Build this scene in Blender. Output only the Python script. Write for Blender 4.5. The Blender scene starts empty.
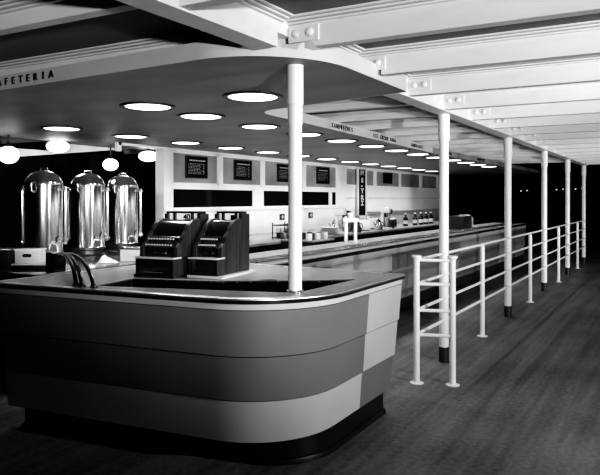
import bpy, bmesh, math, random
from mathutils import Vector, Matrix
random.seed(7)
COL = bpy.context.scene.collection
PI = math.pi
# X runs down the hall, Y across it (towards the kitchen wall), Z up; the camera stands at the origin
CAMZ, TH = 1.54, math.radians(31.5)

# ------------------------------------------------------------------ materials
def mat(name, g, rough=0.5, metal=0.0, var=0.0, scale=6.0, stretch=(1, 1, 1), spec=0.5, bump=0.0, emit=0.0, coat=0.0):
    m = bpy.data.materials.new(name); m.use_nodes = True
    nt = m.node_tree; b = nt.nodes['Principled BSDF']
    b.inputs['Base Color'].default_value = (g, g, g, 1)
    b.inputs['Roughness'].default_value = rough; b.inputs['Metallic'].default_value = metal
    b.inputs['Specular IOR Level'].default_value = spec
    b.inputs['Coat Weight'].default_value = coat; b.inputs['Coat Roughness'].default_value = 0.1
    if var > 0 or bump > 0:
        tc = nt.nodes.new('ShaderNodeTexCoord'); mp = nt.nodes.new('ShaderNodeMapping')
        mp.inputs['Scale'].default_value = stretch
        no = nt.nodes.new('ShaderNodeTexNoise'); no.inputs['Scale'].default_value = scale; no.inputs['Detail'].default_value = 5
        nt.links.new(tc.outputs['Object'], mp.inputs['Vector']); nt.links.new(mp.outputs['Vector'], no.inputs['Vector'])
        if var > 0:
            r = nt.nodes.new('ShaderNodeValToRGB')
            lo, hi = max(0, g * (1 - var)), min(1, g * (1 + var))
            r.color_ramp.elements[0].position = .3; r.color_ramp.elements[1].position = .7
            r.color_ramp.elements[0].color = (lo, lo, lo, 1); r.color_ramp.elements[1].color = (hi, hi, hi, 1)
            nt.links.new(no.outputs['Fac'], r.inputs['Fac']); nt.links.new(r.outputs['Color'], b.inputs['Base Color'])
        if bump > 0:
            bp = nt.nodes.new('ShaderNodeBump'); bp.inputs['Strength'].default_value = bump; bp.inputs['Distance'].default_value = .01
            nt.links.new(no.outputs['Fac'], bp.inputs['Height']); nt.links.new(bp.outputs['Normal'], b.inputs['Normal'])
    if emit > 0:
        b.inputs['Emission Color'].default_value = (1, 1, 1, 1); b.inputs['Emission Strength'].default_value = emit
    return m

def floor_mat():
    m = bpy.data.materials.new('concrete_floor'); m.use_nodes = True
    nt = m.node_tree; b = nt.nodes['Principled BSDF']; L = nt.links.new
    tc = nt.nodes.new('ShaderNodeTexCoord')
    n1 = nt.nodes.new('ShaderNodeTexNoise'); n1.inputs['Scale'].default_value = 1.3; n1.inputs['Detail'].default_value = 6
    n2 = nt.nodes.new('ShaderNodeTexNoise'); n2.inputs['Scale'].default_value = 28; n2.inputs['Detail'].default_value = 4
    mp = nt.nodes.new('ShaderNodeMapping'); mp.inputs['Scale'].default_value = (.5, 9, 1)      # brushed streaks along the hall
    n3 = nt.nodes.new('ShaderNodeTexNoise'); n3.inputs['Scale'].default_value = 1.2; n3.inputs['Detail'].default_value = 4
    L(tc.outputs['Object'], n1.inputs['Vector']); L(tc.outputs['Object'], n2.inputs['Vector'])
    L(tc.outputs['Object'], mp.inputs['Vector']); L(mp.outputs['Vector'], n3.inputs['Vector'])
    def mth(op, a, c):
        n = nt.nodes.new('ShaderNodeMath'); n.operation = op
        for i, v in enumerate((a, c)):
            if isinstance(v, (int, float)): n.inputs[i].default_value = v
            else: L(v, n.inputs[i])
        return n.outputs[0]
    s = mth('ADD', mth('MULTIPLY', n1.outputs['Fac'], .7), mth('ADD', mth('MULTIPLY', n2.outputs['Fac'], .55), mth('MULTIPLY', n3.outputs['Fac'], .75)))
    r = nt.nodes.new('ShaderNodeValToRGB')
    d = mth('SUBTRACT', s, .2)
    r.color_ramp.elements[0].position = .55; r.color_ramp.elements[0].color = (.07, .07, .07, 1)
    r.color_ramp.elements[1].position = 1.0; r.color_ramp.elements[1].color = (.19, .19, .19, 1)
    L(d, r.inputs['Fac']); L(r.outputs['Color'], b.inputs['Base Color'])
    b.inputs['Roughness'].default_value = .55; b.inputs['Specular IOR Level'].default_value = .25
    bp = nt.nodes.new('ShaderNodeBump'); bp.inputs['Strength'].default_value = .25; bp.inputs['Distance'].default_value = .01
    L(n2.outputs['Fac'], bp.inputs['Height']); L(bp.outputs['Normal'], b.inputs['Normal'])
    return m

def glass_mat(name, rough=.05):
    m = bpy.data.materials.new(name); m.use_nodes = True
    b = m.node_tree.nodes['Principled BSDF']
    b.inputs['Base Color'].default_value = (.9, .9, .9, 1); b.inputs['Roughness'].default_value = rough
    b.inputs['Transmission Weight'].default_value = 1; b.inputs['IOR'].default_value = 1.45
    return m

M = dict(
    floor=floor_mat(),
    white=mat('white_paint', .72, .45, var=.05, scale=3), joist=mat('joist_paint', .66, .5, var=.06, scale=2.2, stretch=(4, 1, 6)),
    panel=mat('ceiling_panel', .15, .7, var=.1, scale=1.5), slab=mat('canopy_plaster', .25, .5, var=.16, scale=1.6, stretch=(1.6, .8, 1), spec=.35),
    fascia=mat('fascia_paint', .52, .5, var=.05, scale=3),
    lens=mat('lit_lens', 1, .5, emit=3), ring=mat('lamp_ring', .03, .35), globe=mat('lit_globe', 1, .5, emit=4),
    wall=mat('white_tile', .82, .3, var=.03, scale=8), frame=mat('window_frame', .85, .35),
    pane=mat('frosted_pane', .30, .16, var=.28, scale=1.4, spec=.6), dark_pane=mat('dark_glass', .012, .06, spec=.8),
    far=mat('night_wall', .008, .6, var=.3, scale=.7), board=mat('menu_board', .008, .6, spec=.2), chalk=mat('lettering_white', .55, .6),
    letter=mat('letter_black', .008, .5),
    column=mat('column_enamel', .80, .28, var=.04, scale=5), cband=mat('column_base', .03, .45, var=.3, scale=9),
    rail=mat('rail_enamel', .82, .25, var=.04, scale=9), chrome=mat('chrome', .88, .13, 1.0), steel=mat('brushed_steel', .60, .24, 1.0, var=.1, scale=3, stretch=(1, 30, 1)),
    top=mat('counter_top', .30, .27, var=.05, scale=2, spec=.6), rim=mat('counter_rim', .015, .16, spec=.7, coat=.5),
    rimmetal=mat('rim_metal', .62, .33, .9), sc_light=mat('serving_panel_light', .42, .4, var=.06, scale=2), sc_mid=mat('serving_panel_mid', .27, .4, var=.06, scale=2), sc_dark=mat('serving_panel_dark', .15, .4, var=.06, scale=2), faint=mat('faint_bulb', .5, .5, emit=.6),
    strip=mat('metal_strip', .68, .35, .35, var=.04, scale=4),
    p_mid=mat('panel_mid', .15, .42, var=.07, scale=2.5, spec=.4), p_dark=mat('panel_dark', .135, .42, var=.08, scale=2.5, spec=.4), p_light=mat('panel_light', .37, .42, var=.06, scale=2.5, spec=.4),
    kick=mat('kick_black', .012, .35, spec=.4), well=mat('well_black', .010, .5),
    reg=mat('register_black', .022, .18, spec=.6, coat=.4), wood=mat('register_wood', .04, .4, var=.55, scale=4, stretch=(9, 14, .5), bump=.2),
    key=mat('key_cap', .55, .3), ledge=mat('register_ledge', .7, .25), dial=mat('display_white', .85, .4, emit=.35),
    rubber=mat('rubber_black', .012, .22, spec=.6), dark=mat('dark_metal', .03, .35, var=.2), bin=mat('enamel_light', .62, .35, var=.05),
    barface=mat('bar_face', .015, .3), china=mat('china_white', .8, .25), bottle=mat('bottle_dark', .012, .1, spec=.7), label=mat('bottle_label', .75, .6),
    glass=glass_mat('clear_glass'),
)

# ------------------------------------------------------------------ mesh helpers
class MB:
    def __init__(s): s.b = bmesh.new()
    def box(s, x0, y0, z0, x1, y1, z1, bev=0):
        r = bmesh.ops.create_cube(s.b, size=1)['verts']
        for v in r:
            v.co = Vector((x0 + (v.co.x + .5) * (x1 - x0), y0 + (v.co.y + .5) * (y1 - y0), z0 + (v.co.z + .5) * (z1 - z0)))
        if bev:
            es = list({e for v in r for e in v.link_edges})
            bmesh.ops.bevel(s.b, geom=es, offset=bev, segments=2, affect='EDGES', profile=.6)
        return s
    def prism(s, pts, z0, z1):                      # polygon in XY, extruded in Z
        n = len(pts)
        lo = [s.b.verts.new((p[0], p[1], z0)) for p in pts]; hi = [s.b.verts.new((p[0], p[1], z1)) for p in pts]
        s.b.faces.new(lo[::-1]); s.b.faces.new(hi)
        for i in range(n): s.b.faces.new((lo[i], lo[(i + 1) % n], hi[(i + 1) % n], hi[i]))
        return s
    def side(s, prof, x0, x1):                      # polygon in YZ, extruded in X
        n = len(prof)
        lo = [s.b.verts.new((x0, p[0], p[1])) for p in prof]; hi = [s.b.verts.new((x1, p[0], p[1])) for p in prof]
        s.b.faces.new(lo[::-1]); s.b.faces.new(hi)
        for i in range(n): s.b.faces.new((lo[i], lo[(i + 1) % n], hi[(i + 1) % n], hi[i]))
        return s
    def lathe(s, prof, cx=0, cy=0, seg=32, axis='z', base=(0, 0, 0)):
        rings = []
        for r, z in prof:
            ring = []
            for k in range(seg):
                a = 2 * PI * k / seg
                p = (r * math.cos(a), r * math.sin(a), z)
                if axis == 'x': p = (p[2], p[0], p[1])
                if axis == 'y': p = (p[0], p[2], p[1])
                ring.append(s.b.verts.new((p[0] + cx + base[0], p[1] + cy + base[1], p[2] + base[2])))
            rings.append(ring)
        for i in range(len(rings) - 1):
            for k in range(seg):
                s.b.faces.new((rings[i][k], rings[i][(k + 1) % seg], rings[i + 1][(k + 1) % seg], rings[i + 1][k]))
        s.b.faces.new(rings[0][::-1]); s.b.faces.new(rings[-1])
        return s
    def tube(s, pts, r, seg=12):
        P = [Vector(p) for p in pts]; rings = []
        rr = r if isinstance(r, (list, tuple)) else [r] * len(P)
        up = None
        for i, p in enumerate(P):
            t = (P[min(i + 1, len(P) - 1)] - P[max(i - 1, 0)]).normalized()
            if up is None: up = Vector((0, 0, 1)) if abs(t.z) < .9 else Vector((1, 0, 0))
            n = (up - t * up.dot(t)).normalized(); bn = t.cross(n); up = n
            rings.append([s.b.verts.new(p + rr[i] * (math.cos(2 * PI * k / seg) * n + math.sin(2 * PI * k / seg) * bn)) for k in range(seg)])
        for i in range(len(rings) - 1):
            for k in range(seg):
                s.b.faces.new((rings[i][k], rings[i][(k + 1) % seg], rings[i + 1][(k + 1) % seg], rings[i + 1][k]))
        s.b.faces.new(rings[0][::-1]); s.b.faces.new(rings[-1])
        return s
    def ball(s, c, r, sz=1.0, seg=20):
        v = bmesh.ops.create_uvsphere(s.b, u_segments=seg, v_segments=seg // 2, radius=r)['verts']
        for q in v: q.co = Vector((q.co.x + c[0], q.co.y + c[1], q.co.z * sz + c[2]))
        return s
    def build(s, name, m, parent=None, smooth=True, loc=None):
        bmesh.ops.recalc_face_normals(s.b, faces=s.b.faces)
        me = bpy.data.meshes.new(name); s.b.to_mesh(me); s.b.free()
        me.materials.append(m)
        if smooth: me.shade_smooth() if False else [setattr(p, 'use_smooth', True) for p in me.polygons]
        if smooth: me.set_sharp_from_angle(angle=math.radians(32))
        o = bpy.data.objects.new(name, me); COL.objects.link(o)
        if parent: o.parent = parent
        if loc: o.location = loc
        return o

def empty(name, loc=(0, 0, 0), rz=0):
    o = bpy.data.objects.new(name, None); COL.objects.link(o); o.location = loc; o.rotation_euler = (0, 0, rz)
    o.empty_display_size = .1
    return o
def tag(o, label, cat, group=None, kind=None):
    o['label'] = label; o['category'] = cat
    if group: o['group'] = group
    o['kind'] = kind or 'thing'
    return o
def struct(o): o['kind'] = 'structure'; return o
def copy_tree(o, parent=None):
    c = o.copy(); COL.objects.link(c)
    if parent: c.parent = parent
    for ch in list(o.children): copy_tree(ch, c)
    return c
def arc(cx, cy, r, a0, a1, n=12):
    return [(cx + r * math.cos(a0 + (a1 - a0) * i / n), cy + r * math.sin(a0 + (a1 - a0) * i / n)) for i in range(n + 1)]

def fillet_loop(V, off=0.0, n=14):
    """closed polygon of (x, y, radius), listed anticlockwise; off > 0 moves every side inwards"""
    N = len(V); E = []
    for i in range(N):
        a, b = Vector(V[i][:2]), Vector(V[(i + 1) % N][:2]); d = (b - a).normalized()
        nrm = Vector((-d.y, d.x)); E.append((a + nrm * off, d, nrm))
    out = []
    for i in range(N):
        a0, d0, n0 = E[i - 1]; a1, d1, n1 = E[i]
        cr = d0.x * d1.y - d0.y * d1.x
        if abs(cr) < 1e-6: out.append(Vector(V[i][:2]) + n1 * off); continue
        t = ((a1 - a0).x * d1.y - (a1 - a0).y * d1.x) / cr
        p = a0 + d0 * t; r = max(V[i][2] - off, .004) if V[i][2] > 0 else 0
        if r == 0: out.append(p); continue
        ang = d0.angle(d1); tl = r * math.tan(ang / 2)
        s0, c = p - d0 * tl, p - d0 * tl + n0 * r
        th0 = math.atan2((s0 - c).y, (s0 - c).x)
        for k in range(n + 1):
            th = th0 + ang * k / n; out.append(Vector((c.x + r * math.cos(th), c.y + r * math.sin(th))))
    return out

ORD = ['first', 'second', 'third', 'fourth', 'fifth', 'sixth', 'seventh', 'eighth', 'ninth', 'tenth', 'eleventh', 'twelfth', 'thirteenth', 'fourteenth', 'fifteenth', 'sixteenth', 'seventeenth', 'eighteenth', 'nineteenth', 'twentieth']

def text_mesh(name, txt, size, m, parent, loc, rot, sx=1.0, ext=.004, bold=.0, align='LEFT', spacing=1.0):
    cu = bpy.data.curves.new(name, 'FONT'); cu.body = txt; cu.size = size; cu.extrude = ext; cu.offset = bold
    cu.align_x = align; cu.space_character = spacing; cu.resolution_u = 4
    o = bpy.data.objects.new(name, cu); COL.objects.link(o)
    me = bpy.data.meshes.new_from_object(o.evaluated_get(bpy.context.evaluated_depsgraph_get()))
    COL.objects.unlink(o); bpy.data.objects.remove(o)
    me.materials.clear(); me.materials.append(m)
    r = bpy.data.objects.new(name, me); COL.objects.link(r)
    if parent: r.parent = parent
    r.location = loc; r.rotation_euler = rot; r.scale = (sx, 1, 1)
    return r

# ------------------------------------------------------------------ setting: floor, ceiling, girder
UEND = 16.15
struct(MB().box(-6, -12, -.1, 40, 16, 0).build('floor', M['floor'], smooth=False))
struct(MB().box(-5, -9.5, 2.51, UEND, 12, 2.61).build('ceiling', M['panel'], smooth=False))
g = MB()
for a, b, z0 in ((-5, 2.68, 2.34), (2.68, 4.2, 2.416), (4.2, UEND, 2.34)): g.box(a, 1.78, z0, b, 1.92, 2.51)
struct(g.build('trim_1', M['joist'], smooth=False))

# joists: one every third of a bay, each with its stepped moulding, end plates and bolts
JU = [2.79 + .867 * k for k in range(-3, 16)]
def joist_name(k):
    u = JU[k]
    i = k - 3
    if i < -1: return None
    if i % 3 == 0:
        w = {0: 'over the counter column', 1: 'over the column behind the rail end', 2: 'over the next column past the rail end', 3: 'over the third floor column', 4: 'over the fourth floor column', 5: 'over the last floor column'}[i // 3]
        return 'white ceiling joist ' + w
    if i == -1: return 'white ceiling joist just in front of the counter column'
    return 'white ceiling joist, %s past the %s' % ('first' if i % 3 == 1 else 'second', {0: 'counter column', 1: 'column behind the rail end', 2: 'second floor column', 3: 'third floor column', 4: 'fourth floor column'}[i // 3])
for k, u in enumerate(JU):
    j = empty('ceiling_joist', (u, 1.85, 2.35))
    tag(j, joist_name(k) or 'white ceiling joist overhead nearer than the counter column', 'beam', 'ceiling joists along the open hall')
    over = 2.5 < u < 4.2                        # these two cross above the slab arm
    wb = MB().box(0, -11.2, 0, .07, -.22, .16).box(0, -.22, .067 if over else 0, .07, -.07, .16).build('web', M['joist'], j, smooth=False)
    lw = MB()
    lw.box(0, .07, .068 if u > 2.5 else .05, .07, 7.9, .16)
    lw.build('web', M['joist'], j, smooth=False)
    mo = MB()
    for y0, y1, sg in ((-11.2, -.07, -1), (.07, 7.9, 1)):
        for d, z0, z1 in ((.024, .126, .136), (.048, .139, .148), (.072, .151, .16)):
            mo.box(-d, y0, z0, .07 + d, y1, z1)
    # return along the girder up to the next joist
    for d, z0, z1 in ((.024, .126, .136), (.048, .139, .148), (.072, .151, .16)):
        mo.box(.07, -.07 - d, z0, .79, -.07, z1); mo.box(.07, .07, z0, .79, .07 + d, z1)
    mo.build('stepped_moulding', M['joist'], j, smooth=False)
    for sg in (-1,):
        pl = MB().box(-.012, -.25, .03, 0, -.072, .115).build('end_plate', M['joist'], j, smooth=False)
        for y in (-.12, -.2):
            MB().lathe([(.024, -.012), (.022, -.02), (.012, -.028), (.004, -.03)], axis='x', base=(0, y, .075), seg=14).build('bolt', M['joist'], pl)
    for o in j.children_recursive:              # the joists meet the girder slightly off square
        for v in o.data.vertices: v.co.x -= .06 * v.co.y

# ------------------------------------------------------------------ dropped ceiling slab over the counters
SZ0, SZ1 = 2.32, 2.415
slab = []
slab += [(2.60, 7.2)]
R = .62
slab += arc(2.60 + R + .02, 1.66 + R, R, PI, 1.5 * PI, 16)
slab += arc(4.16, 1.70, .04, -PI / 2, 0, 5)
slab += [(4.20, 1.70)]
# rear edge of the arm, then the concave turn into the lettered fascia
cx, cy, rr = 4.68, 2.92, .28
slab += [(4.20 + (4.40 - 4.20) * .9, 2.75)]
slab += [(cx + rr * math.cos(t), cy + rr * math.sin(t)) for t in [PI - (PI / 2) * i / 10 for i in range(11)]]
slab += [(10, 3.50), (19.6, 3.52), (19.6, 7.2)]
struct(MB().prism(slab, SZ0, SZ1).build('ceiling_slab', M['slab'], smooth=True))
# painted fascia skin a few millimetres in front of the slab edge
def skin(pts, z0, z1, t, m, name):
    b = MB(); n = len(pts); rows = []
    for i, p in enumerate(pts):
        d = Vector(pts[min(i + 1, n - 1)]) - Vector(pts[max(i - 1, 0)]); nr = Vector((d.y, -d.x)).normalized()
        q = Vector(p) + nr * t
        rows.append([b.b.verts.new((p[0], p[1], z0)), b.b.verts.new((q.x, q.y, z0)), b.b.verts.new((q.x, q.y, z1)), b.b.verts.new((p[0], p[1], z1))])
    for i in range(n - 1):
        for k in range(4): b.b.faces.new((rows[i][k], rows[i][(k + 1) % 4], rows[i + 1][(k + 1) % 4], rows[i + 1][k]))
    b.b.faces.new(rows[0]); b.b.faces.new(rows[-1][::-1])
    return struct(b.build(name, m))
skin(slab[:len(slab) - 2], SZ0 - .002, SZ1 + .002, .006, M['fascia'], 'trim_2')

# lettering on the fascias
def word(txt, label, p0, p1, size, out):
    """letters standing on the fascia between two ground points"""
    a, b = Vector(p0), Vector(p1); L = (b - a).length; rz = math.atan2((b - a).y, (b - a).x)
    nr = Vector((b - a).to_tuple()).normalized(); nr = Vector((nr.y, -nr.x)) * out
    t = empty('fascia_lettering', (a.x + nr.x, a.y + nr.y, 2.343), rz)
    n = len(txt); pitch = L / (n - .35)
    for i, ch in enumerate(txt):
        if ch == ' ': continue
        o = text_mesh('letter', ch, size, M['letter'], t, (0, 0, 0), (PI / 2, 0, 0), 1, .003, 0.0)
        xs = [v.co.x for v in o.data.vertices]; w = max(xs) - min(xs)
        k = min(pitch * .66 / w, 1.0) if ch != 'I' else 1.0
        for v in o.data.vertices: v.co.x = (v.co.x - (min(xs) + max(xs)) / 2) * k
        o.location = (pitch * (i + .33), 0, 0)
    return tag(t, label, 'sign', 'black lettering on the ceiling fascias')
def at_px(px, v):
    c, s = math.cos(TH), math.sin(TH); r = (px - 300) / 612; d = v / (s - r * c); return d * c + r * d * s
def fy(u): return 3.20 + (min(u, 10) - 4.68) * .30 / 5.32
def onf(px):
    u = 7
    for _ in range(12): u = at_px(px, fy(u))
    return (u, fy(u))
word('CAFETERIA', 'black CAFETERIA lettering on the near ceiling fascia', (2.60, 4.20), (2.60, 3.49), .070, .010)
for x0, x1, t, lab in ((331, 352, 'SANDWICHES', 'black SANDWICHES lettering on the long fascia over the serving counter'),
                       (372.5, 395, 'ICE CREAM SODA', 'black ICE CREAM SODA lettering further along the long fascia'),
                       (410.5, 422, 'SANDWICHES', 'small dark word on the fascia after ICE CREAM SODA'),
                       (447, 451, 'SODA', 'small dark word on the fascia beside the column behind the rail end'),
                       (477, 484.5, 'SANDWICHES', 'last small dark word at the far end of the fascia')):
    word(t, lab, onf(x0), onf(x1), .072, .010)

# recessed ceiling lights
def make_light(u, v, label):
    t = empty('recessed_light', (u, v, SZ0))
    tag(t, label, 'ceiling light', 'recessed ceiling lights')
    pr = [(.19, .02), (.19, -.012), (.225, -.014), (.232, 0), (.232, .02)]
    b = MB()
    rings = [[b.b.verts.new((r * math.cos(2 * PI * k / 40), r * math.sin(2 * PI * k / 40), z)) for k in range(40)] for r, z in pr]
    for i in range(5):
        for k in range(40): b.b.faces.new((rings[i][k], rings[i][(k + 1) % 40], rings[(i + 1) % 5][(k + 1) % 40], rings[(i + 1) % 5][k]))
    b.build('shadow_ring', M['ring'], t)  # near-black ring stands in for the shadowed gap round the lens
    MB().lathe([(.02, -.020), (.12, -.018), (.175, -.012), (.189, -.004), (.189, .01)], seg=40).build('lens', M['lens'], t)
    return t
proto = make_light(3.71, 3.77, 'round recessed ceiling light in front of the front row, above the cash registers')
LSP = [(3.71, 3.77)]
def put_light(u, v, label):
    o = copy_tree(proto); o.location = (u, v, SZ0); o['label'] = label; LSP.append((u, v))
put_light(3.77, 2.73, 'round recessed ceiling light beside the counter column')
NF = 12
for k in range(NF):
    put_light(4.41 + .945 * k, 3.79, 'recessed ceiling light, %s from the near end of the row behind the lettered fascia' % ORD[k])
for k in range(13):
    put_light(4.37 + 1.0 * k, 5.75, 'recessed ceiling light, %s from the near end of the row along the window wall' % ORD[k])

# ------------------------------------------------------------------ kitchen wall with its windows
WV = 6.56
U = [6.77, 6.96, 8.06, 8.17, 9.32, 9.42, 10.82, 10.92, 12.28, 12.76, 14.32, 14.45, 15.99, 16.12, 17.62, 17.80, 19.18, 19.4]
w = MB()
w.box(U[0], WV, 0, U[-1], WV + .16, 1.385)
w.box(U[0], WV - .02, 1.345, 12.76, WV, 1.385)                 # sill
w.box(U[1], WV, 1.715, 12.28, WV + .16, 1.775)                  # transom
w.box(12.28, WV, 1.385, U[-1], WV + .16, 1.86)
w.box(U[0], WV, 2.275, U[-1], WV + .16, SZ0)
w.box(U[0], WV - .03, 2.285, U[-1], WV, SZ0)                   # head trim
for a, b, z0, z1 in ((U[0], U[1], 1.385, 2.28), (U[2], U[3], 1.77, 2.28), (U[4], U[5], 1.77, 2.28), (U[6], U[7], 1.77, 2.28), (12.28, 12.76, 1.77, 2.28),
                     (U[10], U[11], 1.86, 2.28), (U[12], U[13], 1.86, 2.28), (U[14], U[15], 1.86, 2.28), (U[16], U[17], 1.86, 2.28),
                     (9.07, 9.38, 1.385, 1.72), (11.95, 12.05, 1.385, 1.72)):
    w.box(a, WV - .015, z0, b, WV + .16, z1)
struct(w.build('wall_back', M['wall'], smooth=False))
n = 0
def window(a, b, z0, z1, m):
    global n; n += 1
    f = MB(); t = .022
    f.box(a, WV - .006, z0, b, WV + .06, z0 + t); f.box(a, WV - .006, z1 - t, b, WV + .06, z1)
    f.box(a, WV - .006, z0, a + t, WV + .06, z1); f.box(b - t, WV - .006, z0, b, WV + .06, z1)
    o = struct(f.build('window_%d' % n, M['frame'], smooth=False))
    MB().box(a + t, WV + .004, z0 + t, b - t, WV + .014, z1 - t).build('pane', m, o, smooth=False)
for a, b in ((U[1], U[2]), (U[3], U[4]), (U[5], U[6]), (U[7], 12.28)): window(a, b, 1.775, 2.275, M['pane'])
for a, b in ((12.76, U[10]), (U[11], U[12]), (U[13], U[14]), (U[15], U[16])): window(a, b, 1.86, 2.275, M['pane'])
for a, b in ((U[1], 9.07), (9.38, 11.95), (12.05, 12.28)): window(a, b, 1.385, 1.715, M['dark_pane'])
struct(MB().box(12.76, WV - .02, 1.555, U[-1], WV, 1.572).build('trim_3', M['fascia'], smooth=False))
struct(MB().box(13.9, WV - .10, 1.215, U[-1], WV, 1.232).build('trim_4', M['fascia'], smooth=False))
struct(MB().box(13.9, WV - .012, .9, U[-1], WV - .002, 1.215).build('trim_5', M['fascia'], smooth=False))

# menu boards hung in the upper lights
def menu_board(u0, u1, z0, z1, label, rows):
    t = empty('menu_board', ((u0 + u1) / 2 + .10, WV - .018, z0)); tag(t, label, 'menu board', 'menu boards on the window wall')
    hw, h = (u1 - u0) / 2, z1 - z0
    MB().box(-hw, 0, 0, hw, .02, h, .004).build('board', M['board'], t)
    f = MB(); e = .012
    f.box(-hw - e, -.004, -e, hw + e, .016, 0); f.box(-hw - e, -.004, h, hw + e, .016, h + e); f.box(-hw - e, -.004, 0, -hw, .016, h); f.box(hw, -.004, 0, hw + e, .016, h)
    f.build('frame', M['ring'], t, smooth=False)
    if rows:
        b = MB(); rnd = random.Random(int(u0 * 100))
        hh = .028
        x = -hw * .72
        while x < hw * .7:
            ww = rnd.uniform(.018, .03); b.box(x, -.004, h - .07, x + ww, 0, h - .07 + .02); x += ww + .014
        for r in range(rows):
            z = h - .115 - r * (h - .15) / rows
            x = -hw * .8
            while x < hw * rnd.uniform(.2, .5):
                ww = rnd.uniform(.012, .05); b.box(x, -.003, z, x + ww, 0, z + .006); x += ww + .02
            b.box(hw * .6, -.003, z, hw * .6 + .03, 0, z + .006)
        b.build('lettering', M['chalk'], t, smooth=False)['kind'] = 'stuff'
menu_board(7.16, 7.66, 1.885, 2.215, 'black menu board with white lettering in the first window from the white end post', 8)
menu_board(8.40, 8.89, 1.885, 2.215, 'black menu board in the second window from the white end post', 7)
menu_board(9.76, 10.22, 1.885, 2.21, 'black menu board in the window just before the counter column', 6)
menu_board(11.28, 11.82, 1.88, 2.22, 'black menu board in the window just past the counter column', 6)
menu_board(14.80, 15.36, 1.96, 2.225, 'plain black board in the window past the tall hanging sign', 0)

# tall vertical sign with a light frame
t = empty('vertical_sign', (13.5, WV - .06, 1.14)); tag(t, 'tall narrow black sign with stacked white letters in a pale frame', 'sign')
MB().box(-.19, 0, 0, .19, .03, 1.12).build('sign_panel', M['board'], t, smooth=False)
f = MB()
f.box(-.25, -.012, -.04, -.19, .03, 1.14); f.box(.19, -.012, -.04, .25, .03, 1.14); f.box(-.25, -.012, -.05, .25, .03, 0)
f.build('frame', M['white'], t, smooth=False)
for ch, z, sx, rz in (('M', .98, 1.5, 0), ('8', .80, 1.3, 0), (':', .655, 1.3, PI / 2), ('Y', .54, 1.4, 0), ('R', .38, 1.5, 0), ('H', .24, 1.1, PI / 2)):
    o = text_mesh('letter', ch, .17, M['chalk'], t, (0, -.006, z), (PI / 2, 0, 0), sx, .004, .006, 'CENTER')
    if rz:
        o.rotation_euler = Matrix.Rotation(PI / 2, 4, 'X').to_euler()
        o.rotation_euler = (Matrix.Rotation(PI / 2, 4, 'Y').to_4x4() @ Matrix.Rotation(PI / 2, 4, 'X')).to_euler()
        o.location = (-.06, -.006, z + .06)

# two small switch boxes on the wall
for u, z, lab in ((11.12, 1.20, 'small dark switch plate with white cross on the wall past the counter column'), (10.02, 1.19, 'small dark switch plate on the wall before the counter column')):
    t = empty('switch_plate', (u, WV, z)); tag(t, lab, 'switch', 'switch plates on the back wall')
    MB().box(-.08, -.02, -.06, .08, 0, .06, .006).build('plate', M['ring'], t)
    MB().box(-.04, -.026, -.009, .04, -.02, .009).box(-.01, -.026, -.035, .01, -.02, .035).build('cross', M['china'], t, smooth=False)

# darkness past the ends of the hall
struct(MB().box(33, -12, 0, 33.2, 16, 5).build('wall_far', M['far'], smooth=False))
struct(MB().box(2.2, 9.2, 0, U[0] + 3, 9.35, 2.62).build('wall_left', M['far'], smooth=False))
struct(MB().box(19.45, 8.2, 0, 33, 8.4, 5).build('wall_right', M['far'], smooth=False))
struct(MB().box(U[0], WV + 1.6, 0, 19.4, WV + 1.7, 2.3).build('wall_behind', M['far'], smooth=False))
# white wedge modelled in place of a dark-glass reflection over the urns
b = MB(); pf = [(4.3, 2.02), (4.3, 2.20), (5.35, 2.20), (5.5, 2.318), (6.5, 2.318), (6.5, 2.29)]
lo = [b.b.verts.new((p[0], 7.3, p[1])) for p in pf]; hi = [b.b.verts.new((p[0], 7.42, p[1])) for p in pf]
b.b.faces.new(lo); b.b.faces.new(hi[::-1])
for i in range(6): b.b.faces.new((lo[i], lo[(i + 1) % 6], hi[(i + 1) % 6], hi[i]))
struct(b.build('reflection_wedge', M['white'], smooth=False))
struct(MB().box(5.88, WV - .03, 2.285, 6.77, WV + .02, 2.32).box(5.86, WV - .03, 2.20, 5.93, WV + .02, 2.32).build('trim_7', M['wall'], smooth=False))
def globe(u, v, z, r, sz, lab):
    t = empty('globe_lamp', (u, v, z)); tag(t, lab, 'lamp', 'lit globe lamps behind the urns')
    MB().ball((0, 0, 0), r, sz, 24).build('globe', M['globe'], t)
    MB().lathe([(.04, r * sz - .02), (.05, r * sz), (.03, r * sz + .03), (.012, r * sz + .05), (.012, SZ0 - z)], seg=16).build('stem', M['dark'], t)
globe(5.22, 6.95, 2.235, .145, .55, 'lit flattened globe lamp above the urn beside the light box')
globe(4.52, 6.95, 2.08, .12, .9, 'lit globe lamp at the very edge of the photo over the dark cabinet')
globe(6.15, 7.0, 2.04, .11, .8, 'small lit globe lamp low behind the gap between the two far urns')
globe(6.85, 6.95, 2.20, .15, .55, 'lit globe lamp beside the white end post of the window wall')
# small far-off lamps on the night wall
rf = 33
for i, (px, py) in enumerate(((521, 191), (527, 190.5), (556.5, 189.7), (563, 189.2), (575.5, 189), (582, 188.5))):
    r = (px - 300) / 612; c, s = math.cos(TH), math.sin(TH); d = (rf - .08) / (c + r * s)
    v = d * s - r * d * c; z = CAMZ + (199 - py) / 612 * d
    t = empty('wall_lamp', (rf, v, z)); tag(t, 'tiny far-off lit lamp in the dark, %s counting out from the second floor column' % ORD[i], 'lamp', 'far-off lamps in the dark')
    MB().ball((-.08, 0, 0), .04, 1, 12).build('bulb', M['faint'], t)
    MB().lathe([(.03, 0), (.03, -.05), (.02, -.06)], axis='x', seg=12).build('socket', M['dark'], t)

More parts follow.
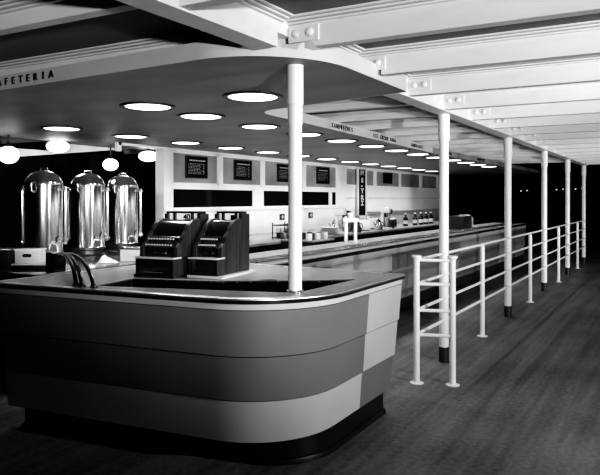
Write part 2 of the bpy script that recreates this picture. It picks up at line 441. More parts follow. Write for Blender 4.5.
# ------------------------------------------------------------------ columns
def column(u, z0, lab, base=True, r=.045):
    t = empty('steel_column', (u, 1.865 if base else 1.89, z0)); tag(t, lab, 'column', 'white steel columns along the girder')
    H_ = 2.34 - z0 if base else SZ0 - z0
    MB().lathe([(r, 0), (r, H_)], seg=32).build('shaft', M['column'], t)
    c0 = 2.09 - z0
    MB().lathe([(r + .003, c0 - .006), (r + .009, c0), (r + .009, H_ - .002)], seg=32).build('collar', M['column'], t)
    if base:
        MB().lathe([(r + .002, 0), (r + .002, .145)], seg=32).build('base_band', M['cband'], t)
    else:
        MB().lathe([(r + .002, c0 - .12), (r + .004, c0 - .115), (r + .004, c0 - .006)], seg=32).build('sleeve', M['column'], t)
        MB().lathe([(r + .012, 0), (r + .012, .006), (r + .003, .012)], seg=32).build('foot_ring', M['chrome'], t)
column(3.03, 1.0, 'white steel column standing on the rounded counter corner', False, .040)
for i, u in enumerate((5.65, 8.25, 10.86, 13.47, 16.06)):
    column(u, 0, ['white floor column just behind the rail end posts', 'second white floor column along the rail, past the first rail post', 'third white floor column along the rail',
                  'fourth white floor column along the rail', 'last white floor column, where the rail ends in the dark'][i])

# ------------------------------------------------------------------ guard rail
t = empty('guard_rail', (4.88, 1.845, 0)); tag(t, 'white tubular guard rail with four bars running along the columns', 'railing')
LV = (.405, .61, .83, 1.03)
def post(x, y, cap):
    if cap: p = [(.026, 0), (.026, 1.03), (.03, 1.04), (.042, 1.055), (.042, 1.066), (.03, 1.072)]
    else: p = [(.026, 0), (.026, .96), (.025, .995), (.02, 1.02), (.012, 1.03)]
    o = MB().lathe(p, x, y, 24).build('post', M['rail'], t)
    MB().lathe([(.058, 0), (.058, .006), (.03, .012)], x, y, 24).build('foot_flange', M['rail'], o)
post(0, 0, True); post(.10, -.275, True)
for u in (6.93, 9.59, 12.2, 14.8): post(u - 4.88, 0, False)
CU = [4.88, 5.65, 8.25, 10.86, 13.47, 16.06]
for z in LV:
    for i in range(5):                      # the bars butt against the columns
        MB().tube([(CU[i] + (.052 if i else 0) - 4.88, 0, z), (CU[i + 1] - .052 - 4.88, 0, z)], .0145).build('long_bar', M['rail'], t)
    MB().tube([(0, 0, z), (.10, -.275, z)], .0145).build('short_bar', M['rail'], t)

# ------------------------------------------------------------------ checkout counter island
CV = [(2.315, 3.84, .10), (2.683, 1.65, .64), (3.58, 1.65, 0), (4.17, 1.65, .05), (4.17, 3.74, .05)]
isl = empty('checkout_counter', (3.2, 2.6, 0)); tag(isl, 'large rounded checkout counter with two-tone banded panels and a dark well', 'counter')
def rel(p): return (p[0] - 3.2, p[1] - 2.6)
def loop(off): return [Vector(rel(p)) for p in fillet_loop(CV, off)]
WELL = [(2.575, 3.10, .02), (2.99, 1.86, .16), (3.74, 1.83, .02), (3.2, 2.62, 0), (2.99, 3.19, .02)]
def well(off): return [Vector(rel(p)) for p in fillet_loop(WELL, off, 6)]
def ring_slab(out, inn, z0, z1, name, m, parent):
    b = MB()
    for z in (z0, z1):
        vo = [b.b.verts.new((p.x, p.y, z)) for p in out]; vi = [b.b.verts.new((p.x, p.y, z)) for p in inn]
        es = [b.b.edges.new((L[i], L[(i + 1) % len(L)])) for L in (vo, vi) for i in range(len(L))]
        bmesh.ops.triangle_fill(b.b, edges=es, use_beauty=True)
        if z == z0: lo_, li_ = vo, vi
    for A, B in ((lo_, vo), (li_, vi)):
        for i in range(len(A)): b.b.faces.new((A[i], A[(i + 1) % len(A)], B[(i + 1) % len(A)], B[i]))
    return b.build(name, m, parent)
def band(loops, name, m, i0=None, i1=None, closed=True):
    """skin through [(offset loop, z), ...] outside, 2 cm thick, over vertex span i0..i1"""
    b = MB(); N = len(loops[0][0]); ids = list(range(N)) if closed else list(range(i0, i1 + 1))
    rows = []
    for L, z in loops:
        rows.append([b.b.verts.new((L[k % N].x, L[k % N].y, z)) for k in ids])
    K = len(ids); rng = range(K) if closed else range(K - 1)
    for a in range(len(rows)):
        A, B = rows[a], rows[(a + 1) % len(rows)]
        for i in rng: b.b.faces.new((A[i], A[(i + 1) % K], B[(i + 1) % K], B[i]))
    if not closed:
        b.b.faces.new([r[0] for r in rows]); b.b.faces.new([r[-1] for r in rows][::-1])
    return b.build(name, m, isl)
ring_slab(loop(.008), well(0), .982, 1.0, 'countertop', M['top'], isl)
band([(loop(.008), 1.0005), (loop(.003), .9985), (loop(.001), .995), (loop(.001), .991), (loop(.05), .991), (loop(.05), 1.0005)], 'top_rim', M['rimmetal'])
band([(loop(-.002), .9905), (loop(-.006), .986), (loop(-.006), .974), (loop(-.002), .970), (loop(.03), .970), (loop(.03), .9905)], 'dark_nosing', M['rim'])
band([(loop(.016), .970), (loop(.022), .934), (loop(.05), .934), (loop(.05), .970)], 'metal_strip', M['strip'])
N = len(loop(0))
CB = [(2.47, 3.78, .10), (2.955, 1.77, .45), (4.11, 1.77, .05), (4.11, 3.65, .05)]
def bloop(off): return [Vector(rel(p)) for p in fillet_loop(CB, off)]
# vertex spans of the outline: the front from the far corner round to the split, the end panel, and the back
ks = [i for i, p in enumerate(loop(0)) if abs(p.x - (3.58 - 3.2)) < .004 and p.y < -.9][0]
ke = N - 15 - 1          # end of the 4.17, 1.65 corner
ke = ks + 8
spec = [(.93, .668, .022, .042, 'p_mid', 'p_light'), (.668, .418, .050, .066, 'p_dark', 'p_light'), (.418, .178, .074, .092, 'p_light', 'p_dark')]
for z1, z0, o1, o0, mf, me_ in spec:
    LL = [(loop(o1), z1), (loop(o0), z0 + .007), (loop(o0 + .02), z0 + .007), (loop(o1 + .02), z1)]
    band(LL, 'front_panel', M[mf], 0, ks, False)
    band(LL, 'end_panel', M[me_], ks, ke, False)
    band(LL, 'back_panel', M[mf], ke, N, False)
band([(bloop(.02), .185), (bloop(.02), 0), (bloop(.05), 0), (bloop(.05), .185)], 'kick_board', M['kick'])
band([(bloop(.02), .035), (bloop(.005), .03), (bloop(0), .015), (bloop(0), 0), (bloop(.03), 0), (bloop(.03), .035)], 'base_moulding', M['kick'])
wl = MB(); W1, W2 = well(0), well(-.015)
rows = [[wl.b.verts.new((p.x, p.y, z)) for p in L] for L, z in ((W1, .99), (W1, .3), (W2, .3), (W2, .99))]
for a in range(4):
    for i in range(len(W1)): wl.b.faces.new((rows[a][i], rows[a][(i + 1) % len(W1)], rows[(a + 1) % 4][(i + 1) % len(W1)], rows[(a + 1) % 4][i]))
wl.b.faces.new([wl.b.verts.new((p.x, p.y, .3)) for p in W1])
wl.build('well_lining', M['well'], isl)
A, B, C_ = Vector(rel((3.66, 1.93))), Vector(rel((3.19, 2.60))), Vector(rel((3.0, 3.12)))
for P, Q, kN in ((A, B, 9), (B, C_, 7)):
    for k in range(kN):
        p = P.lerp(Q, (k + .5) / kN); MB().ball((p.x - .02, p.y - .008, .986), .0045, 1, 8).build('stud', M['chrome'], isl)

# ------------------------------------------------------------------ cash registers
def register(loc, rz, w, label, digits, plate):
    t = empty('cash_register', loc, rz); tag(t, label, 'cash register', 'cash registers on the checkout counter')
    k = w / .28
    b0 = .018
    MB().box(-.012, -.01, 0, w + (.05 if plate else .012), .47, b0, .004).build('base_plate', M['ledge'] if plate else M['reg'], t)
    dr = MB().box(0, .0, b0, w, .42, .128, .006).build('drawer', M['reg'], t)
    MB().box(w * .22, -.006, .034, w * .75, 0, .040).build('drawer_line', M['steel'], dr, smooth=False)
    MB().box(-.004, -.012, .128, w + .004, .10, .140, .003).build('front_ledge', M['ledge'], t)
    hood = [(.06, .14), (.06, .205), (.10, .23), (.12, .27), (.155, .285), (.16, .315)]
    hood += [(.30 + .14 * math.cos(a), .245 + .145 * math.sin(a)) for a in [PI * .86 - (PI * .36) * i / 10 for i in range(11)]]
    hood += [(.42, .39), (.42, .14)]
    MB().side(hood, .022, w - .022).build('hood', M['reg'], t)
    def grow(p, d): return [(y - d if y < .3 else y + d * .6, z + d if z > .2 else z) for y, z in p]
    ch = [(.0, b0), (.0, .14), (.045, .14), (.05, .205), (.09, .235), (.115, .275)] + [(.297 + .15 * math.cos(a) * 1.05, .248 + .147 * math.sin(a)) for a in [PI * .85 - (PI * .35) * i / 12 for i in range(13)]] + [(.33, .40), (.33, .43), (.44, .43), (.44, b0)]
    for x0, x1 in ((0, .022), (w - .022, w)):
        MB().side(ch, x0 - .003, x1 + .003).build('side_cheek', M['wood'], t, smooth=False)
    # two rows of key caps
    for r, (y, z) in enumerate(((.083, .222), (.112, .262))):
        nk = 10 if w > .25 else 8
        for q in range(nk):
            x = .04 + (w - .10) * q / (nk - 1)
            MB().lathe([(.004, 0), (.0062, .002), (.0062, .012), (.004, .015)], axis='y', seg=10, base=(x, y - .028, z - .002)).build('key', M['key'], t)
    MB().box(w * .35, .062 - .008, .158, w * .68, .062, .172).build('name_plate', M['steel'], t, smooth=False)
    # total box
    d = MB(); y0, y1 = .335, .42; HZ = -.02
    d.box(.01, y0, .36, w - .01, y1, .382); d.box(.01, y0, .434, w - .01, y1, .448)
    for x0, x1 in ((.01, .022), (.055 * k + .01, .055 * k + .028), (w - .075 * k, w - .06 * k), (w - .022, w - .01)): d.box(x0, y0, .38, x1, y1, .436)
    db = d.build('display_box', M['reg'], t, smooth=False)
    for x0, x1 in ((.022, .055 * k + .01), (.055 * k + .028, w - .075 * k), (w - .06 * k, w - .022)):
        MB().box(x0, y0 + .02, .382, x1, y0 + .035, .434).build('window', M['dial'], db, smooth=False)
    if digits:
        text_mesh('digits', digits, .06, M['letter'], db, (w - .145 * k, y0 + .0165, .387), (PI / 2, 0, 0), 1, .001, .002, 'LEFT')
    else:
        MB().box(w * .55, y0 + .012, .386, w * .55 + .03, y0 + .02, .422).build('flag', M['letter'], db, smooth=False)
    # crank on the cheek
    return t
RZ = math.radians(-83)
register((3.035, 3.20, 1.001), RZ, .31, 'black cash register showing 40 in its window, nearer the urns', '40', False)
register((3.19, 2.85, 1.001), RZ, .225, 'black cash register with planked wooden cheek, nearer the counter column', None, True)

# ------------------------------------------------------------------ urn counter, boxes, urns
t = empty('urn_counter', (4.2, 5.0, 0)); tag(t, 'dark serving counter carrying the three urns', 'counter')
MB().box(-1.1, -.62, .06, .95, .62, .90).build('cabinet', M['barface'], t, smooth=False)
MB().box(-1.15, -.66, .90, 1.0, .66, .935, .006).build('worktop', M['steel'], t)
MB().box(-1.05, -.56, 0, .9, .56, .06).build('plinth', M['kick'], t, smooth=False)
FR = TH + 0.0                     # these small things face the customers, square to the aisle from the hall
t = empty('drip_tray', (3.33, 4.66, .935), FR); tag(t, 'long pale metal tray under the box with a hand hole', 'tray')
MB().box(-.11, -.12, 0, .11, .20, .045, .004).build('tray_body', M['dark'], t)
MB().box(-.115, -.125, .045, .115, .205, .055, .003).build('tray_lid', M['bin'], t)
MB().box(-.114, -.11, .006, -.11, .02, .042).build('front_plate', M['steel'], t, smooth=False)
t = empty('storage_box', (3.29, 4.745, .99), FR); tag(t, 'pale metal box with an oval hand hole beside the first urn', 'box')
MB().box(-.07, -.105, 0, .07, .105, .115, .008).build('box_body', M['bin'], t)
MB().box(-.075, -.11, .108, .075, .11, .122, .004).build('box_lid', M['china'], t)
hb = MB()
pts = arc(-.025, 0, .014, PI / 2, 1.5 * PI, 8) + arc(.025, 0, .014, -PI / 2, PI / 2, 8)
a = [hb.b.verts.new((-.0715, p[0], .068 + p[1])) for p in pts]; c2 = [hb.b.verts.new((-.068, p[0], .068 + p[1])) for p in pts]
hb.b.faces.new(a); hb.b.faces.new(c2[::-1])
for i in range(len(pts)): hb.b.faces.new((a[i], a[(i + 1) % len(pts)], c2[(i + 1) % len(pts)], c2[i]))
hb.build('hand_hole', M['letter'], t)
t = empty('dark_cabinet', (3.22, 5.16, .935), FR); tag(t, 'low dark cabinet at the photo edge beside the pale box', 'cabinet')
MB().box(-.1, -.17, 0, .1, .25, .15, .006).build('cabinet_body', M['dark'], t)
MB().box(-.11, -.18, .15, .11, .26, .162, .003).build('cabinet_top', M['steel'], t)
t = empty('canister', (4.22, 4.50, .935), FR); tag(t, 'pale square canister between the third urn and the cash registers', 'canister')
MB().box(-.07, -.10, 0, .07, .10, .125, .018).build('canister_body', M['bin'], t)
MB().box(-.074, -.104, .118, .074, .104, .138, .008).build('canister_lid', M['steel'], t)
t = empty('folded_towel', (3.98, 4.56, .935), FR); tag(t, 'crumpled white towel lying in front of the middle urn', 'towel')
b = MB(); rnd = random.Random(3); gr = []
for i in range(15):
    row = []
    for k in range(9):
        x, y = -.10 + .2 * i / 14, -.06 + .12 * k / 8
        e = min(1, 4 * min(i, 14 - i) / 14 + .05) * min(1, 3 * min(k, 8 - k) / 8 + .05)
        row.append(b.b.verts.new((y, x, .003 + e * (.04 + .022 * math.sin(31 * x + 14 * y) + .012 * rnd.random()))))
    gr.append(row)
for i in range(14):
    for k in range(8): b.b.faces.new((gr[i][k], gr[i + 1][k], gr[i + 1][k + 1], gr[i][k + 1]))
b.build('cloth', M['china'], t)

def urn(loc, s, label):
    t = empty('coffee_urn', loc); tag(t, label, 'coffee urn', 'tall chrome coffee urns')
    R_ = .165
    def q(p): return [(r * s, z * s) for r, z in p]
    MB().lathe(q([(.17, 0), (.17, .03), (.15, .05), (.15, .085), (.172, .095), (.172, .11)]), seg=48).build('base_ring', M['dark'], t)
    body = MB().lathe(q([(R_, .11), (R_ + .006, .115), (R_, .125), (R_, .70), (R_ + .007, .706), (R_ + .007, .722), (R_, .728)]), seg=64).build('body', M['chrome'], t)
    lid = MB().lathe(q([(R_ + .004, .728), (R_ + .004, .745), (R_ * .97, .765), (R_ * .86, .80), (R_ * .64, .835), (R_ * .35, .855), (.03, .862)]), seg=64).build('lid', M['chrome'], t)
    kn = MB().tube([(0, -.05 * s, .855 * s), (0, -.05 * s, .882 * s), (0, .05 * s, .882 * s), (0, .05 * s, .855 * s)], .007 * s).build('lid_handle', M['chrome'], lid)
    # sight gauges: one glass tube at each side with brass-like fittings
    for a in (math.radians(-62), math.radians(118)):
        x, y = (R_ + .04) * math.cos(a) * s, (R_ + .04) * math.sin(a) * s
        gg = MB().lathe(q([(.016, .18), (.018, .2), (.016, .22), (.014, .225), (.014, .67), (.018, .675), (.018, .70), (.008, .72)]), x, y, 20).build('sight_gauge', M['chrome'], t)
        for z in (.205, .685):
            MB().tube([(R_ * .95 * math.cos(a) * s, R_ * .95 * math.sin(a) * s, z * s), (x * 1.12, y * 1.12, z * s)], .012 * s).build('fitting', M['chrome'], gg)
    # tap facing the camera side
    a = math.radians(-100); dx, dy = math.cos(a), math.sin(a)
    tp = MB().tube([(dx * R_ * s * .97, dy * R_ * s * .97, .20 * s), (dx * (R_ + .09) * s, dy * (R_ + .09) * s, .20 * s), (dx * (R_ + .10) * s, dy * (R_ + .10) * s, .14 * s)], [.014 * s, .016 * s, .011 * s]).build('tap', M['chrome'], t)
    MB().tube([(dx * (R_ + .07) * s, dy * (R_ + .07) * s, .205 * s), (dx * (R_ + .07) * s, dy * (R_ + .07) * s, .25 * s), (dx * (R_ + .1) * s, dy * (R_ + .1) * s, .262 * s)], .007 * s).build('tap_lever', M['rubber'], tp)
    # scroll handle near the shoulder
    a = math.radians(205); dx, dy = math.cos(a), math.sin(a)
    MB().tube([(dx * R_ * s, dy * R_ * s, .66 * s), (dx * (R_ + .05) * s, dy * (R_ + .05) * s, .68 * s), (dx * (R_ + .055) * s, dy * (R_ + .055) * s, .74 * s), (dx * R_ * s, dy * R_ * s, .755 * s)], .010 * s).build('shoulder_handle', M['chrome'], t)
    return t
urn((3.62, 5.02, .935), 1.01, 'first and largest chrome urn, beside the pale box with a hand hole')
urn((4.21, 5.13, .935), 1.01, 'middle chrome coffee urn of the three')
urn((4.80, 5.27, .935), 1.01, 'third chrome coffee urn, nearest the cash registers')
# bundle of black curved hoses from the first urn to the counter
def w2(px, py, d):
    c, s = math.cos(TH), math.sin(TH); l = (px - 300) / 612 * d
    return Vector((d * c + l * s, d * s - l * c, CAMZ + (199 - py) / 612 * d))
t = empty('hose_bundle', (2.6, 3.3, 1.0)); tag(t, 'bundle of black curved hoses arching down onto the counter end', 'hoses')
b0 = Vector((2.6, 3.3, 1.0))
for sx, ex, ey, mid in ((56, 76, 285.3, (68, 262)), (57, 82, 286.6, (72, 263)), (60, 94, 287.2, (80, 260))):
    p0, p1, p2 = w2(sx, 255, 5.15), w2(mid[0], mid[1] - 6, 4.2), None
    dd = (CAMZ - 1.004) * 612 / (ey - 199); p3 = w2(ex, ey, dd)
    q1 = w2(mid[0], 249, 4.35); q2 = w2((mid[0] + ex) / 2 + 3, 266, dd + .06)
    pts = []
    for i in range(25):
        u = i / 24; pts.append((1 - u) ** 3 * p0 + 3 * (1 - u) ** 2 * u * q1 + 3 * (1 - u) * u * u * q2 + u ** 3 * p3)
    MB().tube([p - b0 for p in pts], .0135).build('hose', M['rubber'], t)
    MB().lathe([(.022, 0), (.022, .012), (.015, .02)], p3.x - b0.x, p3.y - b0.y, 16).build('hose_foot', M['rubber'], t)
e = w2(57, 256, 5.15) - b0
MB().box(e.x - .06, e.y - .05, -.064, e.x + .05, e.y + .07, e.z + .03, .006).build('hose_block', M['rubber'], t)

# ------------------------------------------------------------------ long serving counter
SV, SU0, SU1 = 3.1, 4.45, 15.6
t = empty('serving_counter', (SU0, SV, 0)); tag(t, 'long serving counter with tray bars and banded two-tone front', 'counter')
Ls = SU1 - SU0
MB().box(-.03, -.01, .935, Ls, .80, .955, .006).build('countertop', M['top'], t)
MB().box(-.035, -.022, .905, Ls, .02, .945, .006).build('dark_nosing', M['rim'], t)
MB().box(-.02, -.004, .83, Ls, .02, .905).build('metal_strip', M['p_light'], t, smooth=False)
for r in range(3):
    z1, z0 = (.83, .62, .40)[r], (.62, .40, .2)[r]
    x = 0; k = r
    for q, (x0, x1) in enumerate(((0, 2.88), (2.88, 5.8), (5.8, 8.6), (8.6, Ls))):
        pm = [('sc_light', 'sc_dark', 'sc_mid', 'sc_dark'), ('sc_dark', 'sc_mid', 'sc_dark', 'sc_mid'), ('sc_light', 'sc_mid', 'sc_dark', 'sc_mid')][r][q]
        MB().box(x0, .0 + .02 * r, z0 + .003, x1 - .004, .03 + .02 * r, z1).build('front_panel', M[pm], t, smooth=False)
MB().box(0, .1, 0, Ls, .15, .2).build('kick_board', M['kick'], t, smooth=False)
MB().box(0, .05, .05, Ls, .78, .935).build('carcass', M['dark'], t, smooth=False)
for y in (.08, .17, .26):
    MB().tube([(.0, y, .972), (Ls - .1, y, .972)], .011, 10).build('tray_bar', M['steel'], t)
# ------------------------------------------------------------------ back bar against the wall
t = empty('back_bar', (6.95, 5.1, 0)); tag(t, 'low dark back bar along the white wall holding bottles and machines', 'counter')
MB().box(0, .05, .08, 12.2, 1.45, .86).build('cabinet', M['barface'], t, smooth=False)
MB().box(-.05, 0, .86, 12.25, 1.45, .90, .006).build('worktop', M['top'], t)
MB().box(0, 0.012, .74, 12.2, .05, .858).build('dark_apron', M['barface'], t, smooth=False)
MB().box(0.1, .12, 0, 12.1, 1.4, .08).build('plinth', M['kick'], t, smooth=False)
BZ = .90
t = empty('service_cabinet', (8.07, 4.80, 0)); tag(t, 'dark cabinet jutting into the aisle just past the counter column', 'cabinet')
MB().box(-.32, -.26, .05, .32, .28, .9, .006).build('cabinet_body', M['dark'], t)
MB().box(-.34, -.28, .9, .34, .28, .925, .005).build('cabinet_top', M['top'], t)
MB().box(-.28, -.2, 0, .28, .24, .05).build('plinth', M['kick'], t, smooth=False)
MB().box(-.28, -.268, .5, .28, -.26, .85).build('door', M['barface'], t, smooth=False)

def bottle(px, label, s=1.0):
    t = empty('bottle', (at_px(px, 5.42), 5.42, BZ)); tag(t, label, 'bottle', 'dark bottles on the back bar')
    MB().lathe([(.045 * s, 0), (.05 * s, .01), (.05 * s, .17), (.042 * s, .20), (.022 * s, .225), (.019 * s, .275)], seg=20).build('glass_body', M['bottle'], t)
    MB().lathe([(.021 * s, .275), (.022 * s, .30), (.015 * s, .305)], seg=16).build('cap', M['label'], t)
    MB().lathe([(.0508 * s, .05), (.0508 * s, .135)], seg=20).build('label', M['label'], t)
for px, lab in ((405.5, 'dark bottle standing alone on the back bar, beside the machines'), (415, 'first bottle of the close row of four on the back bar'), (421, 'second bottle of the close row of four on the back bar'),
                (426, 'third bottle of the close row of four on the back bar'), (431, 'last bottle of the row, next to the column behind the rail end')):
    bottle(px, lab, 1.15)
# mugs on the aisle cabinet
def mug(loc, m, lab):
    t = empty('mug', loc); tag(t, lab, 'mug', 'mugs on the aisle cabinet')
    MB().lathe([(.036, 0), (.042, .008), (.044, .10), (.038, .10), (.035, .02)], seg=20).build('cup', M[m], t)
    MB().tube([(.042, 0, .08), (.07, 0, .078), (.075, 0, .045), (.042, 0, .025)], .007, 8).build('handle', M[m], t)
for i, (x, y, m, z) in enumerate(((7.80, 4.62, 'china', 0), (7.93, 4.65, 'dark', 0), (8.05, 4.62, 'china', 0), (8.16, 4.68, 'dark', 0), (8.28, 4.62, 'china', 0), (8.0, 4.85, 'dark', 0), (8.2, 4.85, 'dark', 0))):
    mug((x, y, .925), m, '%s mug, %s along the front of the aisle cabinet' % ({'china': 'white', 'dark': 'dark'}[m], ORD[i]) if i < 5 else ['dark mug at the back of the aisle cabinet by the counter column', 'dark mug at the back of the aisle cabinet by the dish stack'][i - 5])
# stack of white dishes
t = empty('dish_stack', (at_px(329, 5.3), 5.3, BZ)); tag(t, 'neat stack of white dishes on the back bar beside the mugs', 'dishes')
for k in range(6):
    MB().lathe([(.10, .0), (.19, .018), (.195, .024), (.10, .010)], seg=32).build('dish', M['china'], t, loc=(0, 0, k * .022))
# machines
def mixer(px, v, label, s=1.0, m='china', rz=0):
    t = empty('drink_mixer', (at_px(px, v), v, BZ), rz); tag(t, label, 'mixer', 'drink mixers on the back bar')
    MB().box(-.10 * s, -.12 * s, 0, .10 * s, .12 * s, .03 * s, .008).build('base', M[m], t)
    MB().box(-.03 * s, .04 * s, .03 * s, .03 * s, .10 * s, .36 * s, .008).build('stand', M[m], t)
    MB().box(-.07 * s, -.10 * s, .34 * s, .07 * s, .11 * s, .46 * s, .03 * s).build('motor_head', M[m], t)
    MB().lathe([(.012 * s, .26 * s), (.02 * s, .34 * s)], 0, -.04 * s, 14).build('spindle', M['chrome'], t)
    MB().lathe([(.04 * s, .035 * s), (.055 * s, .25 * s), (.05 * s, .25 * s), (.036 * s, .045 * s)], 0, -.04 * s, 22).build('mixing_cup', M['steel'], t)
mixer(340.5, 5.35, 'white drink mixer with steel cup, next to the dish stack', 1.0, 'china')
mixer(346, 5.5, 'dark drink mixer behind the white two-legged stand', .9, 'dark')
mixer(385.5, 5.28, 'white drink mixer past the pair of toasters', 1.0, 'china')
mixer(388, 5.5, 'dark drink mixer at the end of the machines, near the bottles', .9, 'dark')
def toaster(px, v, label, rz, s=1.0, m='china'):
    t = empty('toaster', (at_px(px, v), v, BZ), rz); tag(t, label, 'toaster', 'toasters on the counters')
    pr = [(-.10, .02), (-.11, .06), (-.10, .17), (-.07, .205), (.07, .205), (.10, .17), (.11, .06), (.10, .02)]
    b = MB().side([(y * s, z * s) for y, z in pr], -.16 * s, .16 * s).build('shell', M[m], t)
    MB().box(-.12 * s, -.05 * s, .203 * s, .12 * s, -.02 * s, .208 * s).box(-.12 * s, .02 * s, .203 * s, .12 * s, .05 * s, .208 * s).build('slots', M['letter'], t, smooth=False)
    MB().box(-.15 * s, -.09 * s, 0, .15 * s, .09 * s, .02 * s).build('foot', M['rubber'], t, smooth=False)
    MB().box(.16 * s, -.02 * s, .10 * s, .20 * s, .02 * s, .13 * s, .004).build('lever', M['rubber'], t)
    return t
toaster(364, 5.38, 'pale toaster under the tall vertical sign', .5, 1.1)
toaster(373, 5.52, 'pale toaster between its twin and the white mixer', .3, 1.15)
def coffee_pot(px, v, m, label):
    t = empty('coffee_pot', (at_px(px, v), v, BZ), -.6); tag(t, label, 'coffee pot', 'coffee pots on the back bar')
    MB().lathe([(.075, 0), (.085, .01), (.08, .09), (.05, .16), (.055, .185), (.045, .19)], seg=24).build('pot_body', M[m], t)
    MB().lathe([(.05, .19), (.03, .21), (.012, .215), (.014, .235), (.004, .24)], seg=18).build('lid', M['rubber'], t)
    MB().tube([(.05, 0, .165), (.11, 0, .16), (.12, 0, .09), (.08, 0, .05)], .009, 8).build('handle', M['rubber'], t)
    MB().tube([(-.075, 0, .10), (-.11, 0, .15), (-.125, 0, .175)], [.016, .011, .008], 8).build('spout', M[m], t)
coffee_pot(334.5, 5.62, 'steel', 'steel coffee pot behind the dish stack')
coffee_pot(357, 5.22, 'dark', 'dark coffee pot under the tall vertical sign')
coffee_pot(378.5, 5.2, 'steel', 'steel coffee pot between the toasters and the far white mixer')
def jar(px, v, h, label):
    t = empty('lidded_jar', (at_px(px, v), v, BZ)); tag(t, label, 'jar', 'dark jars among the machines')
    MB().lathe([(.06, 0), (.065, .01), (.065, h * .8), (.05, h * .86)], seg=20).build('jar_body', M['dark'], t)
    MB().lathe([(.054, h * .86), (.056, h * .95), (.02, h)], seg=20).build('lid', M['china'], t)
jar(351, 5.7, .27, 'dark jar with white lid in front of the tall vertical sign, at its near side')
jar(369, 5.75, .25, 'dark jar with white lid behind the pair of toasters')
jar(391.5, 5.3, .22, 'dark jar with white lid last in the row of machines')
jar(394, 5.6, .2, 'small dark jar with white lid behind the last of the machines')
t = empty('knob_post', (7.25, 5.35, BZ)); tag(t, 'small black knobbed post at the near end of the back bar', 'tap')
MB().lathe([(.04, 0), (.04, .01), (.014, .02), (.014, .07), (.03, .08), (.04, .10), (.03, .115)], seg=20).build('post', M['rubber'], t)
t = empty('wire_rack', (at_px(286, 5.35), 5.35, BZ)); tag(t, 'small rack of glasses on the back bar beside the counter column', 'rack')
b = MB()
for z in (.02, .22):
    b.tube([(-.18, -.14, z), (.18, -.14, z), (.18, .14, z), (-.18, .14, z), (-.18, -.14, z)], .008, 8)
for x, y in ((-.18, -.14), (.18, -.14), (.18, .14), (-.18, .14)): b.tube([(x, y, 0), (x, y, .26)], .009, 8)
b.build('rack_frame', M['dark'], t)
for i in range(6):
    x, y = -.11 + .11 * (i % 3), -.07 + .14 * (i // 3)
    g = empty('tumbler', (at_px(286, 5.35) + x, 5.35 + y, BZ + .0)); tag(g, 'clear glass tumbler standing in the small rack', 'glass', 'tumblers in the rack')
    MB().lathe([(.032, .0), (.042, .17), (.039, .17), (.029, .012)], seg=18).build('tumbler_wall', M['glass'], g)
    MB().lathe([(.03, .012), (.036, .10)], seg=18).build('drink', M['dark'] if i % 2 else M['china'], g)
# white two-legged stand on the serving counter
t = empty('serving_stand', (7.0, 3.53, .955), TH - PI / 2); tag(t, 'white two-legged stand rising from the serving counter', 'stand')
for x in (-.06, .06): MB().box(x - .02, -.03, 0, x + .02, .03, .31, .006).build('leg', M['china'], t)
MB().box(-.10, -.05, .29, .10, .05, .345, .01).build('top_bar', M['china'], t)
MB().lathe([(.03, .345), (.03, .37), (.045, .385), (.045, .40), (.02, .41)], seg=20).build('knob', M['china'], t)
# chrome bread box far along the counter
t = empty('chrome_dispenser', (11.8, 3.56, .955)); tag(t, 'dark dispenser box with a bright curved chrome end far along the serving counter', 'dispenser')
MB().box(-.30, -.16, 0, .22, .16, .26, .02).build('casing', M['dark'], t)
pr = [(-.17, .0), (-.17, .20), (-.14, .25), (-.08, .275), (.08, .275), (.14, .25), (.17, .20), (.17, 0)]
MB().side(pr, .22, .27).build('chrome_end', M['china'], t)
MB().box(.27, -.12, 0, .40, .12, .03, .005).build('catch_tray', M['china'], t)

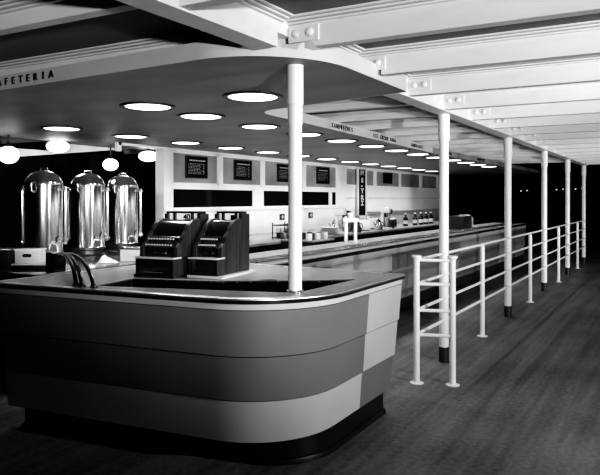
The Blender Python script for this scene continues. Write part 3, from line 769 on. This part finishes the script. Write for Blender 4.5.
# ------------------------------------------------------------------ lamps
def area(name, loc, target, power, size, spread=PI):
    l = bpy.data.lights.new(name, 'AREA'); l.energy = power; l.size = size; l.spread = spread
    o = bpy.data.objects.new(name, l); COL.objects.link(o); o.location = loc
    o.rotation_euler = (Vector(target) - Vector(loc)).to_track_quat('-Z', 'Y').to_euler(); return o
def spot(name, loc, target, power, ang, blend=.6, r=.1):
    l = bpy.data.lights.new(name, 'SPOT'); l.energy = power; l.spot_size = math.radians(ang); l.spot_blend = blend; l.shadow_soft_size = r
    o = bpy.data.objects.new(name, l); COL.objects.link(o); o.location = loc
    o.rotation_euler = (Vector(target) - Vector(loc)).to_track_quat('-Z', 'Y').to_euler(); return o
spot('upward_lamp', (-1.6, -3.6, 1.2), (2.7, 1.0, 3.0), 1650, 50, .6, .10)       # girder and near joists
spot('key_lamp', (3.0, -3.4, 1.9), (4.4, 1.6, 1.2), 900, 70, .9, .10)          # counter corner, columns, rail
spot('flood_lamp', (4.6, -3.0, .9), (7.5, -.6, 2.6), 800, 105, .9, .15)      # washes the joists
spot('hall_lamp', (8.5, -4.5, 1.0), (12, -.5, 2.6), 1500, 100, .9, .3)
spot('urn_lamp', (-.1, .9, 1.75), (4.1, 5.05, 1.55), 900, 17, .6, .18)
for u, v in LSP: spot('recessed_lamp', (u, v, 2.285), (u, v, 0), 58, 150, 1.0, .10)
w_ = bpy.data.worlds.new('night'); bpy.context.scene.world = w_; w_.use_nodes = True
w_.node_tree.nodes['Background'].inputs['Color'].default_value = (.004, .004, .004, 1)

# ------------------------------------------------------------------ camera
cam = bpy.data.cameras.new('camera'); co = bpy.data.objects.new('camera', cam); COL.objects.link(co)
co.location = (0, 0, CAMZ); co.rotation_euler = (PI / 2, 0, TH - PI / 2)
cam.sensor_width = 36; cam.lens = 612 / 600 * 36; cam.shift_y = -38.5 / 600; cam.clip_start = .02
sc = bpy.context.scene; sc.camera = co
sc.view_settings.view_transform = 'Standard'; sc.view_settings.look = 'None'; sc.view_settings.exposure = 0
vs = sc.view_settings; vs.use_curve_mapping = True          # film response: steep toe
cvm = vs.curve_mapping; cv = cvm.curves[3]
for x, y in ((.02, .0045), (.06, .03), (.15, .125), (.4, .43)): cv.points.new(x, y)
cvm.update()
sc.cycles.use_denoising = True; sc.cycles.max_bounces = 8
